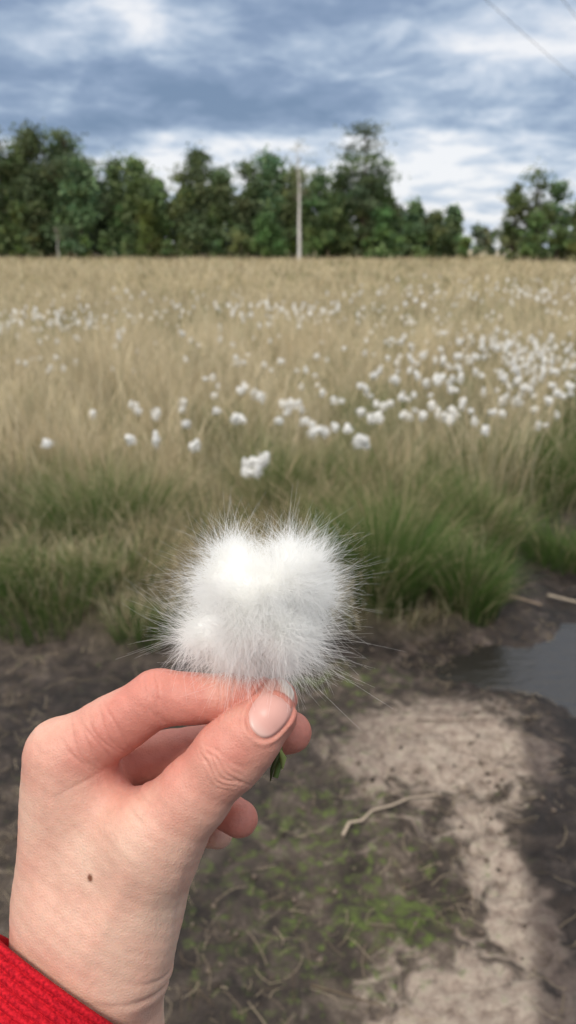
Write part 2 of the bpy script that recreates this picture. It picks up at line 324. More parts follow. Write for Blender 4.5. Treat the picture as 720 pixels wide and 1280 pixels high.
def cl(cx,cy,sx,sy,n,s=0.055,k=None):
    k=k or max(2,n//4);c=np.stack([rng.normal(cx,sx,k),rng.normal(cy,sy,k)],1)
    for i in range(n):
        q=c[rng.integers(0,k)];r=0.05*q[1]
        xx=q[0]+rng.normal(0,r*0.7);yy=q[1]+rng.normal(0,r*1.3)
        if yy<3.9 or abs(xx)>0.75*yy+1:continue
        pts.append((xx,yy,0.48+rng.uniform(-0.1,0.08),s*rng.uniform(0.6,1.15)))
cl(2.0,7.0,0.6,1.0,110);cl(0.8,6.6,0.9,1.3,85);cl(2.7,7.5,0.7,1.0,110);cl(0.4,5.6,0.6,0.6,34);cl(1.2,5.4,0.5,0.5,24)
cl(2.4,9.5,1.4,1.2,60);cl(-3.7,10.8,0.6,1.2,120);cl(-4.6,11,0.6,1.5,60);cl(-2.2,13.5,1.4,1.4,40);cl(-1.0,14,1.5,1.6,45);cl(0.1,13.2,0.6,1.0,60)
cl(4.5,17,2.0,1.6,90,0.07);cl(7,19,2.0,1.8,100,0.07);cl(-5.5,18,2.0,1.5,30,0.07);cl(9,24,4,2,60,0.08);cl(-1.5,8.5,1.1,1.3,18);cl(-0.3,10,1.3,1.8,24);cl(-2.2,6.5,0.8,0.8,10)
for (x,y,h,s) in pts:
    z=float(height(np.array([x]),np.array([y]))[0]);near=y<11
    head(mb,x,y,z+h,s,near)
    if y<13:
        a=rng.uniform(0,6.28);l=rng.uniform(0,0.1)
        tube(mb,[(x+math.cos(a)*l,y+math.sin(a)*l,z),(x+math.cos(a)*l*0.4,y+math.sin(a)*l*0.4,z+h*0.55),(x,y,z+h-s*0.3)],0.0014 if y<7 else 0.0025,(0.14,0.15,0.05),4,1)
mb.build('cottongrass_field',[M_fluff,M_grass])

# ------------------------------------------------------------------ trees
def tree(mb,x,y,h,kind='full',dens=1.0,leaf=0.42,colr=None,z=0.0):
    pine=kind=='pine';snag=kind=='snag'
    cr0=0.40 if pine else (0.55 if snag else rng.uniform(0.02,0.16))
    W=h*(0.19 if pine else (0.12 if snag else rng.uniform(0.14,0.24)))
    bark=(0.07,0.055,0.04)
    if snag:bark=(0.62,0.60,0.56)
    if pine:bark=(0.10,0.065,0.045)
    lx=rng.normal(0,0.02)*h;k=9
    cv_=0.035*h if snag else 0
    T=np.array([[x+lx*(i/(k-1))**1.5+cv_*math.sin(i/(k-1)*2.6)*0.5+rng.normal(0,0.04),y+rng.normal(0,0.05),z-0.3+(h*0.92+0.3)*i/(k-1)] for i in range(k)])
    r0=(0.016*h+0.03);tube(mb,T,np.linspace(r0,0.03,k)*(1.0 if not snag else 0.95),bark,7,1)
    nc=int((44 if not pine else 22)*dens*(h/10)**0.8) if not snag else 20
    tone=rng.uniform(0.85,1.45)
    colr=np.array(colr if colr is not None else (0.125,0.182,0.080))*tone*np.array([rng.uniform(0.85,1.2),1,rng.uniform(0.85,1.2)])
    shp=rng.uniform(0.55,1.2)
    for i in range(nc):
        t=cr0+(1-cr0)*rng.uniform(0,1)**0.9
        if pine or snag: prof=math.sin(math.pi*min(1,max(0.06,(t-cr0*0.7)/(1.08-cr0*0.7)))**1.3)
        else: prof=min(1.0,(1.03-t)*1.8)**shp
        R=W*max(0.10,prof)
        a=rng.uniform(0,2*np.pi);rr=R*math.sqrt(rng.uniform(0.02,1))
        tz=z+h*t*0.96;ax=T[:,0][min(k-1,int(t*(k-1)))]
        c=np.array([ax+math.cos(a)*rr,y+math.sin(a)*rr,tz])
        st=np.array([ax,y,max(z+h*0.08,tz-rr*0.7-0.3)])
        tube(mb,[st,(st+c)/2+np.array([0,0,-0.1*rr]),c],[0.05,0.035,0.012],bark if not snag else (0.2,0.17,0.14),4,1)
        if snag and rng.uniform()<0.3: continue
        nl=int((90 if not snag else 30)*dens);cs=h*0.056*rng.uniform(0.6,1.3)
        if h<6:cs*=1.3
        off=rng.normal(0,1,(nl,3))*np.array([cs,cs,cs*(0.75 if not pine else 0.40)])
        P=c+off;P[:,2]=np.maximum(P[:,2],z+0.1);s=leaf*rng.uniform(0.5,1.2,nl)
        a1=rng.normal(0,1,(nl,3));a1/=np.linalg.norm(a1,axis=1)[:,None];a2=np.cross(a1,rng.normal(0,1,(nl,3)));a2/=np.linalg.norm(a2,axis=1)[:,None]+1e-9
        a1=a1*s[:,None]*0.5;a2=a2*s[:,None]*0.36
        V=np.stack([P-a1,P+a2,P+a1,P-a2],1).reshape(-1,3)
        cv=colr*rng.uniform(0.5,1.5)*np.array([rng.uniform(0.85,1.2),1,rng.uniform(0.8,1.1)])
        cc=np.repeat(cv[None]*rng.uniform(0.75,1.25,(nl,1)),4,0)
        mb.add(V,np.arange(4*nl).reshape(nl,4),cc,0)
line=[(-46,13),(-43,14.2),(-40,13),(-36,13.5),(-33.2,14.2),(-31.2,13.8),(-28.6,11.6),(-26,13.0),(-23.6,12.2),(-20.9,9.8),(-18.4,10.2),(-16,10.0),(-13.4,8.2),(-11.4,9.5),(-9,10.8),(-6.7,8.8),(-4.4,9.8),(-2,10.8),(0.4,9.2),(3.2,9.0),(5,8.2),(7.4,7.0),(9.6,8.2),(11.2,7.0),(13,6.1),(15,5.4),(16.8,5.4),(18.1,4.2)]
mb=MB()
for X0,h in line:
    tree(mb,X0+rng.normal(0,0.3),90+rng.normal(0,1.5),h*1.02)
    if X0<17: tree(mb,X0+rng.uniform(0.6,1.6),96+rng.normal(0,1.5),h*rng.uniform(0.76,0.92),'full',0.9,0.5,(0.095,0.142,0.072))
for X0 in np.arange(-46,19,1.8):
    tree(mb,X0+rng.normal(0,0.5),87+rng.normal(0,1.5),rng.uniform(2.0,6.0)*(1 if X0<10 else 0.6),'full',0.8,0.34,(0.140,0.205,0.075))
mb.build('treeline',[M_leaf,M_bark])
mb=MB()
for X0 in np.arange(12,80,2.2):
    tree(mb,X0+rng.normal(0,0.8),150+rng.normal(0,3),rng.uniform(4.2,6.0),'full',0.5,0.75,(0.12,0.165,0.10))
mb.build('distant_treeline',[M_leaf,M_bark])
def single(name,*a,**k):
    mb=MB();tree(mb,*a,**k);return mb.build(name,[M_leaf,M_bark])
single('pine_tree',7.7,88,13.2,'pine',1.3,0.34,(0.095,0.14,0.075))
single('pine_tree',5.8,89,9.6,'pine',1.0,0.34,(0.095,0.135,0.07))
single('pine_tree',-22.5,88,13.0,'pine',1.0,0.34,(0.095,0.135,0.07))
single('birch_tree',1.05,80,11.4,'snag',1.0,0.24,(0.14,0.17,0.09))
single('birch_tree',-21.8,80,3.6,'snag',0.6,0.2,(0.12,0.15,0.08))
for (X0,Y0,h) in [(20.0,75,6.8),(21.9,75,8.0),(23.8,76,6.8),(25.4,74,5.2),(27.2,76,4.8),(24.4,71,4.0),(21.0,72,4.2),(22.6,71,3.4),(28.8,75,4.2),(31,76,5.0)]:
    single('broadleaf_tree',X0,Y0,h,'full',0.85,0.36,(0.10,0.152,0.062))

# ------------------------------------------------------------------ overhead cables
mc,nt,p,o=newmat('cable');p.inputs['Base Color'].default_value=(0.06,0.06,0.065,1)
A=np.array([4.4,20.7,6.8]);D=np.array([5.6,10.6,0.3])
for off in ((0,0,0),(1.85,0.2,0.0)):
    mb=MB();pt=[A+D*t+np.array(off)+np.array([0,0,0.05*(t-0.5)**2]) for t in np.linspace(-4,6,41)]
    tube(mb,pt,0.007,(0,0,0),6);mb.build('overhead_cable',mc,True)

# ------------------------------------------------------------------ hand (signed-distance sculpt, millimetres)
PITCH=math.radians(18.2);DIST=290.0;U=DIST/1004.0
def sk(x,y,z):
    s=U*(DIST-z)/DIST
    return np.array([(x-360)*s,(640-y)*s,z])
def seg(p,a,b,ra,rb):
    ab=b-a;t=np.clip(((p-a)@ab)/(ab@ab),0,1)
    d=p-a-t[:,None]*ab
    return np.sqrt((d*d).sum(1))-(ra+(rb-ra)*t)
def smin(a,b,k):
    h=np.clip(0.5+0.5*(b-a)/k,0,1);return b*(1-h)+a*h-k*h*(1-h)
palmC=[((76,946,-3),(72,1190,-8),13.5,17),((90,958,-22),(95,1190,-22),13,16),((108,978,-38),(112,1190,-34),12,15),((130,1002,-52),(128,1190,-42),11,14),
 ((146,1195,-2),(194,1046,6),21,15.5),((105,975,-4),(150,1060,-2),13,15),((112,1150,-6),(112,1235,-12),24,26),((112,1235,-12),(108,1330,-8),25,27),((108,1330,-8),(40,1520,30),27,32),((125,1080,-6),(120,1180,-8),18,22)]
fing={'index':[(84,944,-2,12.5),(196,873,2,10),(284,873,3,8.6),(346,872,2,7.4)],
 'middle':[(100,960,-20,12),(215,942,-24,8.8),(305,925,-14,8.4),(364,915,-8,7.5)],
 'ring':[(115,985,-38,11),(214,984,-42,8.8),(262,1002,-30,8),(298,1023,-22,7.2)],
 'pinky':[(135,1010,-52,10),(212,1022,-54,7.6),(245,1034,-46,6.9),(272,1042,-40,6.4)]}
thumb=[(192,1048,8,15.5),(240,996,12,12.2),(285,946,15,11.9),(310,922,16,10.6),(336,897,15,9.4)]
def chain(p,pts,k=2.0):
    d=None
    for a,b in zip(pts[:-1],pts[1:]):
        e=seg(p,sk(*a[:3]),sk(*b[:3]),a[3],b[3]);d=e if d is None else smin(d,e,k)
    return d
IP=sk(285,946,15);TD=sk(335,898,15)-sk(240,994,12);TD/=np.linalg.norm(TD)
NC=sk(337,895,25)
def sdf(p):
    palm=None
    for a,b,ra,rb in palmC:
        e=seg(p,sk(*a),sk(*b),ra,rb);palm=e if palm is None else smin(palm,e,9)
    th_=chain(p,thumb,4.0)
    F=None
    for f in fing.values():
        e=chain(p,f,2.5);F=e if F is None else np.minimum(F,e)
    return np.minimum(smin(palm,th_,10),smin(palm,F,5))
def detail(p):
    d=np.zeros(len(p))
    ga=lambda v,s:np.exp(-(v/s)**2)
    q=p-IP;al=q@TD;ac=q@np.array([-TD[1],TD[0],0])
    for o_,amp,ln in ((-5.5,0.22,6),(-3.4,0.40,8),(-1.4,0.50,9),(0.8,0.55,8),(2.8,0.35,8),(4.6,0.2,5)):
        wob=0.8*np.sin(ac*0.5+o_*3)+0.02*ac*ac*np.sign(o_)
        d+=amp*ga(al-o_+wob,0.45)*np.exp(-((ac-1.5*np.sin(o_*5))/ln)**4)*(p[:,2]>IP[2]-3)
    W0=sk(128,925,8);q=p-W0;dirw=np.array([0.82,0.57,0]);al=q@dirw;ac=q@np.array([-0.57,0.82,0]);r2=(q*q).sum(1)
    for i,o_ in enumerate((-10,-7.2,-4.4,-1.8,1.2,4.2,7)):
        d+=0.50*ga(al-o_+1.1*np.sin(ac*0.22+i*1.7),0.55)*np.exp(-((ac-2*np.sin(i))/11)**2)*np.exp(-r2/(20**2))
    for J,dd in ((sk(196,873,10),sk(284,873,3)-sk(84,944,-2)),(sk(284,873,10),np.array([1.0,0,0])),(sk(305,925,-6),np.array([1.0,0.1,0])),(sk(262,1002,-22),np.array([1.0,-.5,0]))):
        dd=dd/np.linalg.norm(dd);q=p-J;al=q@dd;r2=(q*q).sum(1)
        for o_ in (-2.4,-0.4,1.8):d+=0.34*ga(al-o_+0.4*np.sin(q[:,1]*0.7+o_),0.45)*np.exp(-r2/(11**2))
    W1=sk(200,1238,5);q=p-W1;al=q@np.array([0.15,0.99,0]);d+=1.1*ga(al,1.6)*np.exp(-(q*q).sum(1)/(18**2))
    al=(p-sk(200,1215,5))@np.array([0.3,0.95,0]);d+=0.5*ga(al,1.0)*np.exp(-((p-sk(205,1215,5))**2).sum(1)/(12**2))
    for (ax_,ay,bx_,by_,am) in ((150,985,196,1000,0.7),(158,1000,190,1022,0.45),(240,1060,215,1180,0.4),(60,1000,150,960,0.25)):
        a=sk(ax_,ay,12);b=sk(bx_,by_,14);ab=(b-a)[:2];t=np.clip(((p[:,:2]-a[:2])@ab)/(ab@ab),0,1);dd=np.linalg.norm(p[:,:2]-a[:2]-t[:,None]*ab,axis=1)
        d+=am*ga(dd,0.9)*np.sin(np.pi*np.clip(t,0.05,0.95))*(p[:,2]>-5)
    for (ax_,ay,bx_,by_,am) in ((60,960,95,1180,0.9),(175,1060,110,1200,0.8)):
        a=sk(ax_,ay,12);b=sk(bx_,by_,14);ab=(b-a)[:2];t=np.clip(((p[:,:2]-a[:2])@ab)/(ab@ab),0,1);dd=np.linalg.norm(p[:,:2]-a[:2]-t[:,None]*ab,axis=1)
        d-=am*ga(dd,3.5)*np.sin(np.pi*np.clip(t,0.02,0.98))*(p[:,2]>-5)
    d+=0.40*np.sin(p[:,0]*0.21+1)*np.sin(p[:,1]*0.17)*np.sin(p[:,2]*0.19+2)+0.08*np.sin(p[:,0]*0.6+p[:,1]*0.45)*np.sin(p[:,1]*0.55+1)
    return d
def surface_nets(fn,lo,hi,st):
    gx=np.arange(lo[0],hi[0],st);gy=np.arange(lo[1],hi[1],st);gz=np.arange(lo[2],hi[2],st)
    nx,ny,nz=len(gx),len(gy),len(gz);F=np.empty((nx,ny,nz))
    for i0 in range(0,nx,16):
        a=np.stack(np.meshgrid(gx[i0:i0+16],gy,gz,indexing='ij'),-1);F[i0:i0+16]=fn(a.reshape(-1,3)).reshape(a.shape[:3])
    s=F<0;c=np.zeros((nx-1,ny-1,nz-1),int)
    co=[(a,b,d) for a in(0,1) for b in(0,1) for d in(0,1)]
    for a,b,d in co:c+=s[a:nx-1+a,b:ny-1+b,d:nz-1+d]
    m=(c>0)&(c<8);ijk=np.argwhere(m);idx=-np.ones(m.shape,np.int64);idx[m]=np.arange(len(ijk))
    acc=np.zeros((len(ijk),3));cnt=np.zeros(len(ijk))
    for a in co:
        for ax in range(3):
            if a[ax]==1:continue
            b=list(a);b[ax]=1
            A_=ijk+a;B_=ijk+b;fa=F[tuple(A_.T)];fb=F[tuple(B_.T)];x_=(fa<0)!=(fb<0)
            t=np.where(x_,fa/(fa-fb+1e-12),0);P=A_+t[:,None]*(B_-A_);acc[x_]+=P[x_];cnt[x_]+=1
    V=acc/cnt[:,None]*st+np.array(lo);Qs=[]
    for ax in range(3):
        sl0=[slice(None)]*3;sl1=[slice(None)]*3;sl0[ax]=slice(0,-1);sl1[ax]=slice(1,None)
        d=s[tuple(sl0)]!=s[tuple(sl1)];e=np.argwhere(d)
        o1,o2=[x for x in range(3) if x!=ax]
        ok=(e[:,o1]>=1)&(e[:,o2]>=1)&(e[:,o1]<m.shape[o1])&(e[:,o2]<m.shape[o2]);e=e[ok]
        sign=s[tuple(e.T)];cells=[]
        for d1,d2 in((-1,-1),(0,-1),(0,0),(-1,0)):
            q=e.copy();q[:,o1]+=d1;q[:,o2]+=d2;cells.append(idx[tuple(q.T)])
        q=np.stack(cells,1);fl=sign if ax!=1 else ~sign
        q[~fl]=q[~fl][:,::-1];Qs.append(q)
    return V,np.concatenate(Qs)
def subdivide(V,Q):
    E=np.concatenate([Q[:,[0,1]],Q[:,[1,2]],Q[:,[2,3]],Q[:,[3,0]]]);E=np.sort(E,1)
    key=E[:,0]*len(V)+E[:,1];uq,inv=np.unique(key,return_inverse=True);ea=uq//len(V);eb=uq%len(V)
    em=(V[ea]+V[eb])/2;fm=V[Q].mean(1);n=len(V);m=len(Q);inv=inv.reshape(-1)
    e0,e1,e2,e3=[n+inv[i*m:(i+1)*m] for i in range(4)];f=n+len(em)+np.arange(m)
    Q2=np.concatenate([np.stack(a,1) for a in ((Q[:,0],e0,f,e3),(e0,Q[:,1],e1,f),(f,e1,Q[:,2],e2),(e3,f,e2,Q[:,3]))])
    return np.concatenate([V,em,fm]),Q2
V,Q=surface_nets(sdf,(-118,-265,-75),(16,-50,48),1.0)
def grad(fn,p,e=0.4):
    g_=np.zeros_like(p)
    for i in range(3):
        o_=np.zeros(3);o_[i]=e;g_[:,i]=(fn(p+o_)-fn(p-o_))/(2*e)
    return g_/(np.linalg.norm(g_,axis=1)[:,None]+1e-9)
V=V-grad(sdf,V)*sdf(V)[:,None]*0.9
V,Q=subdivide(V,Q)
V=V-grad(sdf,V)*sdf(V)[:,None]*0.95
Nn=grad(sdf,V)
NDIR=TD.copy();ND2=np.array([-NDIR[1],NDIR[0],0]);ND2/=np.linalg.norm(ND2);NZ=np.cross(NDIR,ND2)
if NZ[2]<0:NZ=-NZ
NL,NW=7.2,6.2
def nail_mask(p):
    q=p-NC;return ((np.abs(q@NDIR)/NL)**2.6+(np.abs(q@ND2)/NW)**2.6)**(1/2.6)
r=nail_mask(V);front=Nn[:,2]>0.1
groove=np.where(front,0.55*np.exp(-((r-1.03)/0.07)**2)-0.45*np.exp(-((r-1.22)/0.12)**2),0)
V=V-Nn*(detail(V)+groove)[:,None]
def G(x,y,z,s):
    q=V-sk(x,y,z);return np.exp(-(q*q).sum(1)/(s*s))
red=np.clip(0.75*G(337,897,15,14)+0.5*G(287,944,20,11)+0.85*G(364,915,-8,14)+0.85*G(298,1023,-22,18)+0.7*G(346,872,2,12)+0.4*G(196,873,5,18)+0.45*G(240,880,5,22)+0.4*G(130,925,8,22)+0.8*G(215,940,-20,26)+0.25*G(60,940,0,14)+0.3*G(240,1000,18,14)+0.25*G(40,1150,0,30),0,1)
mole=np.clip(1.6*np.exp(-(((V[:,:2]-sk(114,1095,14)[:2])/np.array([0.9,1.2]))**2).sum(1)**1.5),0,1)*(V[:,2]>0)
def interp_att(me,name,vals):
    a=me.attributes.new(name,'FLOAT','POINT');a.data.foreach_set('value',np.ascontiguousarray(vals,dtype=np.float32))
def skin_mat():
    m,nt,p,o=newmat('skin');L=nt.links.new
    tc=N(nt,'ShaderNodeTexCoord')
    n1=N(nt,'ShaderNodeTexNoise');n1.inputs['Scale'].default_value=55;n1.inputs['Detail'].default_value=5
    n2=N(nt,'ShaderNodeTexNoise');n2.inputs['Scale'].default_value=420;n2.inputs['Detail'].default_value=3
    vo=N(nt,'ShaderNodeTexVoronoi');vo.inputs['Scale'].default_value=900;vo.feature='DISTANCE_TO_EDGE'
    for n in (n1,n2,vo):L(tc.outputs['Object'],n.inputs['Vector'])
    r=attr(nt,'red');mo=attr(nt,'mole')
    ad=N(nt,'ShaderNodeMath',operation='MULTIPLY_ADD');L(n1.outputs['Fac'],ad.inputs[0]);ad.inputs[1].default_value=0.75;L(r.outputs['Fac'],ad.inputs[2])
    cr=N(nt,'ShaderNodeValToRGB');e=cr.color_ramp.elements;e[0].position=0.2;e[0].color=(0.69,0.475,0.36,1);e[1].position=1.0;e[1].color=(0.58,0.225,0.17,1)
    x_=e.new(0.5);x_.color=(0.66,0.385,0.29,1);L(ad.outputs[0],cr.inputs[0])
    mx=N(nt,'ShaderNodeMix',data_type='RGBA');L(mo.outputs['Fac'],mx.inputs[0]);L(cr.outputs[0],mx.inputs[6]);mx.inputs[7].default_value=(0.20,0.08,0.045,1)
    sp=N(nt,'ShaderNodeMapRange');L(n2.outputs['Fac'],sp.inputs['Value']);sp.inputs['To Min'].default_value=0.88;sp.inputs['To Max'].default_value=1.08
    vm=N(nt,'ShaderNodeVectorMath',operation='SCALE');L(mx.outputs[2],vm.inputs[0]);L(sp.outputs[0],vm.inputs['Scale']);L(vm.outputs[0],p.inputs['Base Color'])
    p.inputs['Roughness'].default_value=0.50;p.inputs['Specular IOR Level'].default_value=0.35
    p.inputs['Subsurface Weight'].default_value=0.25;p.inputs['Subsurface Radius'].default_value=(1.0,0.35,0.2);p.inputs['Subsurface Scale'].default_value=0.0025
    sm=N(nt,'ShaderNodeMath',operation='MULTIPLY_ADD');L(vo.outputs['Distance'],sm.inputs[0]);sm.inputs[1].default_value=0.8;L(n2.outputs['Fac'],sm.inputs[2])
    b=N(nt,'ShaderNodeBump');b.inputs['Strength'].default_value=0.38;b.inputs['Distance'].default_value=0.0006;L(sm.outputs[0],b.inputs['Height']);L(b.outputs[0],p.inputs['Normal'])
    return m
M_skin=skin_mat()
hand=bpy.data.objects.new('hand',None);scene.collection.objects.link(hand)
CAM=Vector((0,0,1.5));ROT=Matrix.Rotation(math.radians(90)-PITCH,4,'X')
HM=Matrix.Translation(CAM+ROT.to_3x3()@Vector((0,0,-DIST/1000)))@ROT
hand.matrix_world=HM
skin=mk('palm_fingers_and_thumb',V/1000,Q,M_skin,smooth=True);interp_att(skin.data,'red',red);interp_att(skin.data,'mole',mole);skin.parent=hand
# nail
nu,nv=28,28;uu,vv=np.meshgrid(np.linspace(-1,1,nu),np.linspace(-1,1,nv),indexing='ij')
rr=np.maximum(np.abs(uu),np.abs(vv));nn_=(np.abs(uu)**2.6+np.abs(vv)**2.6)**(1/2.6)+1e-9
a=(uu/nn_*rr).ravel()*NL;b_=(vv/nn_*rr).ravel()*NW
P0=NC+a[:,None]*NDIR+b_[:,None]*ND2+NZ*22
for _ in range(60): P0=P0-NZ*np.clip(sdf(P0),-3,3)[:,None]*0.8
r=rr.ravel();P0=P0+NZ*(0.50-1.1*np.clip((r-0.9)/0.1,0,1)+0.5*np.clip(a/8,0,1)**2)[:,None]
I=(np.arange(nu-1)[:,None]*nv+np.arange(nv-1)[None,:]).ravel();Qn=np.stack([I,I+nv,I+nv+1,I+1],1)
lun=np.clip((a+NL)/4,0,1);edge=sstep(NL-1.6,NL-1.0,a)
cN=np.array([0.60,0.32,0.27])*np.ones((len(a),1));cN=cN+(np.array([0.64,0.45,0.39])-cN)*(1-lun)[:,None]*0.8;cN=cN+(np.array([0.70,0.60,0.52])-cN)*edge[:,None]
mn,nt,p,o=newmat('nail');at_=attr(nt);nt.links.new(at_.outputs['Color'],p.inputs['Base Color']);p.inputs['Roughness'].default_value=0.38;p.inputs['Specular IOR Level'].default_value=0.4
nail=mk('thumb_nail',P0/1000,Qn,mn,cN,smooth=True);nail.parent=hand

# sleeve: ribbed cuff round the forearm
ms,nt,p,o=newmat('red_knit');L=nt.links.new
nz=N(nt,'ShaderNodeTexNoise');nz.inputs['Scale'].default_value=900;tc=N(nt,'ShaderNodeTexCoord');L(tc.outputs['Object'],nz.inputs['Vector'])
cr=N(nt,'ShaderNodeValToRGB');cr.color_ramp.elements[0].position=0.3;cr.color_ramp.elements[1].position=0.7;cr.color_ramp.elements[0].color=(0.26,0.003,0.010,1);cr.color_ramp.elements[1].color=(0.58,0.012,0.022,1);L(nz.outputs['Fac'],cr.inputs[0]);L(cr.outputs[0],p.inputs['Base Color'])
p.inputs['Roughness'].default_value=0.9;p.inputs['Specular IOR Level'].default_value=0.15
b=N(nt,'ShaderNodeBump');b.inputs['Distance'].default_value=0.0006;b.inputs['Strength'].default_value=0.6;L(nz.outputs['Fac'],b.inputs['Height']);L(b.outputs[0],p.inputs['Normal'])
C0=sk(90,1236,-4);ax=np.array([-0.50,-0.72,0.48]);ax/=np.linalg.norm(ax)
e1=np.cross(ax,[0,0,1.0]);e1/=np.linalg.norm(e1);e2=np.cross(ax,e1)
nseg=160;tt=np.linspace(0,2*np.pi,nseg,endpoint=False);rows=[];prof=[(1.5,-4.2),(0.2,-3.0),(-0.5,-1.6),(-0.4,-0.4)]
for i in range(0,400):
    l=i*0.22;prof.append((l,1.7*abs(math.sin((l+0.6)*math.pi/3.0))**0.7+0.02*l))
for l,dr in prof:
    R=35.5+dr+0.5*np.sin(3*tt+1);rows.append(C0+ax*l+R[:,None]*(np.cos(tt)[:,None]*e1+np.sin(tt)[:,None]*e2*0.92))
V=np.concatenate(rows);k=len(rows);ii=np.arange(k-1)[:,None]*nseg;jj=np.arange(nseg)[None,:];j2=(jj+1)%nseg
Q=np.stack([(ii+jj).ravel(),(ii+j2).ravel(),(ii+nseg+j2).ravel(),(ii+nseg+jj).ravel()],1)
sl=mk('sweater_sleeve',V/1000,Q,ms,smooth=True);sl.matrix_world=HM

# ------------------------------------------------------------------ held cotton-grass head
cot=bpy.data.objects.new('cottongrass_flower',None);scene.collection.objects.link(cot);cot.matrix_world=HM
# (centre, radius, preferred comb direction)
tufts=[((290,704,2),34,(-.25,1,.2)),((298,694,-3),26,(.05,1,.1)),((277,728,4),36,(-.7,.6,.3)),((270,752,-6),36,(-.9,.2,0)),((318,720,4),34,(.1,.8,.6)),((362,704,0),40,(.15,1,.2)),
 ((380,714,3),38,(.65,.8,.2)),((358,728,10),44,(.2,.5,.9)),((335,752,-8),54,(0,.6,-.6)),((264,785,3),38,(-.9,-.3,.3)),((305,785,10),46,(-.2,.1,1)),((386,750,0),40,(1,.05,.2)),
 ((254,798,0),30,(-1,-.5,.1)),((348,785,9),48,(.2,.0,1)),((302,748,11),46,(-.3,.4,.9)),((333,745,11),44,(0,.5,.9)),((392,736,-4),34,(1,.35,0)),((306,818,4),34,(-.4,-.6,.6)),((372,786,2),38,(.8,-.45,.4)),((280,810,2),32,(-.7,-.7,.3)),((348,816,4),34,(.5,-.5,.7))]
CC=[(sk(*c),R*U) for c,R,_ in tufts]
def csdf(p):
    d=None
    for c,R in CC:
        e=np.linalg.norm(p-c,axis=1)-R*0.42;d=e if d is None else smin(d,e,7.0)
    return d
Vc,Qc=surface_nets(csdf,(-48,-75,-24),(30,5,26),1.1)
BASE=sk(332,858,1);HP=[]
tot=sum(t[1]**2 for t in tufts);NH=33000;S=7
for (c,R,pd) in tufts:
    n=int(NH*R*R/tot);c3=sk(*c);Rm=R*U*0.92;pd=np.array(pd,float);pd/=np.linalg.norm(pd)
    k=44;cd=rng.normal(0,0.62,(k,3))+1.0*pd;cd/=np.linalg.norm(cd,axis=1)[:,None]
    cl_=rng.uniform(0.6,1.2,k);ci=rng.integers(0,k,n);dd=cd[ci]+rng.normal(0,0.20,(n,3));dd/=np.linalg.norm(dd,axis=1)[:,None]
    L_=Rm*cl_[ci]*rng.uniform(0.45,1.15,n)*np.where(rng.uniform(0,1,n)<0.03,1.2,1)
    bend=rng.normal(0,0.50,(k,3))[ci]+rng.normal(0,0.32,(n,3));bend[:,1]-=0.12
    root=c3-pd*(Rm*0.1)+dd*(Rm*rng.uniform(0.0,0.4,n))[:,None]+rng.normal(0,1.3,(k,3))[ci]+rng.normal(0,1.5,(n,3))
    t=np.linspace(0,1,S)
    P=root[:,None,:]+dd[:,None,:]*(L_[:,None]*t)[:,:,None]+bend[:,None,:]*(L_[:,None]*t**2)[:,:,None]
    w1=rng.normal(0,0.55,(n,1,3));P+=w1*np.sin(t*5+rng.uniform(0,6,(n,1)))[:,:,None]*t[None,:,None]
    HP.append(P)
ns=2800;tgt=rng.normal(0,1,(ns,3));tgt/=np.linalg.norm(tgt,axis=1)[:,None]
tip=sk(318,812,0)+tgt*np.array([22,12,12])*rng.uniform(0.5,1.0,(ns,1))
t=np.linspace(0,1,S);P=BASE+rng.normal(0,1.2,(ns,1,3))+(tip-BASE)[:,None,:]*t[None,:,None];P[:,:,1]+=np.sin(t*np.pi)[None]*2.0
HP.append(P);HP=np.concatenate(HP);n=len(HP)
hc=bpy.data.hair_curves.new('fluff');hc.add_curves([S]*n)
hc.attributes['position'].data.foreach_set('vector',(HP/1000).astype(np.float32).ravel())
ra=hc.attributes.get('radius') or hc.attributes.new('radius','FLOAT','POINT')
rv=np.tile(np.linspace(0.056,0.009,S),n)/1000;ra.data.foreach_set('value',rv.astype(np.float32))
mf,nt,p,o=newmat('silky_fluff');p.inputs['Base Color'].default_value=(0.985,0.98,0.96,1);p.inputs['Roughness'].default_value=0.5;p.inputs['Specular IOR Level'].default_value=0.3
tr=N(nt,'ShaderNodeBsdfTranslucent');tr.inputs['Color'].default_value=(0.985,0.98,0.96,1);mx=N(nt,'ShaderNodeMixShader');mx.inputs[0].default_value=0.5
nt.links.new(p.outputs[0],mx.inputs[1]);nt.links.new(tr.outputs[0],mx.inputs[2]);nt.links.new(mx.outputs[0],o.inputs['Surface'])
hc.materials.append(mf);ho=bpy.data.objects.new('fluff',hc);scene.collection.objects.link(ho);ho.parent=cot
mcore,nt,p,o=newmat('packed_fluff');p.inputs['Base Color'].default_value=(0.94,0.93,0.90,1);p.inputs['Roughness'].default_value=1.0;p.inputs['Specular IOR Level'].default_value=0.0
core=mk('dense_fluff_core',Vc/1000,Qc,mcore,smooth=True);core.parent=cot
mb=MB();st=[sk(336,840,2),sk(340,870,2),sk(346,900,2),sk(349,930,1),sk(350,952,2),sk(344,972,4)]
tube(mb,np.array(st)/1000,np.array([1.2,1.2,1.1,1.1,1.2,1.0])/1000,(0.12,0.17,0.05),8)
tube(mb,np.array([sk(349,938,3),sk(345,950,6),sk(340,962,7),sk(338,976,6)])/1000,np.array([1.0,0.9,0.7,0.2])/1000,(0.05,0.06,0.02),6)
tube(mb,np.array([sk(349,938,3),sk(354,948,5),sk(353,962,6)])/1000,np.array([0.9,1.3,0.2])/1000,(0.25,0.30,0.10),6)
so=mb.build('stem',M_grass,True);so.parent=cot

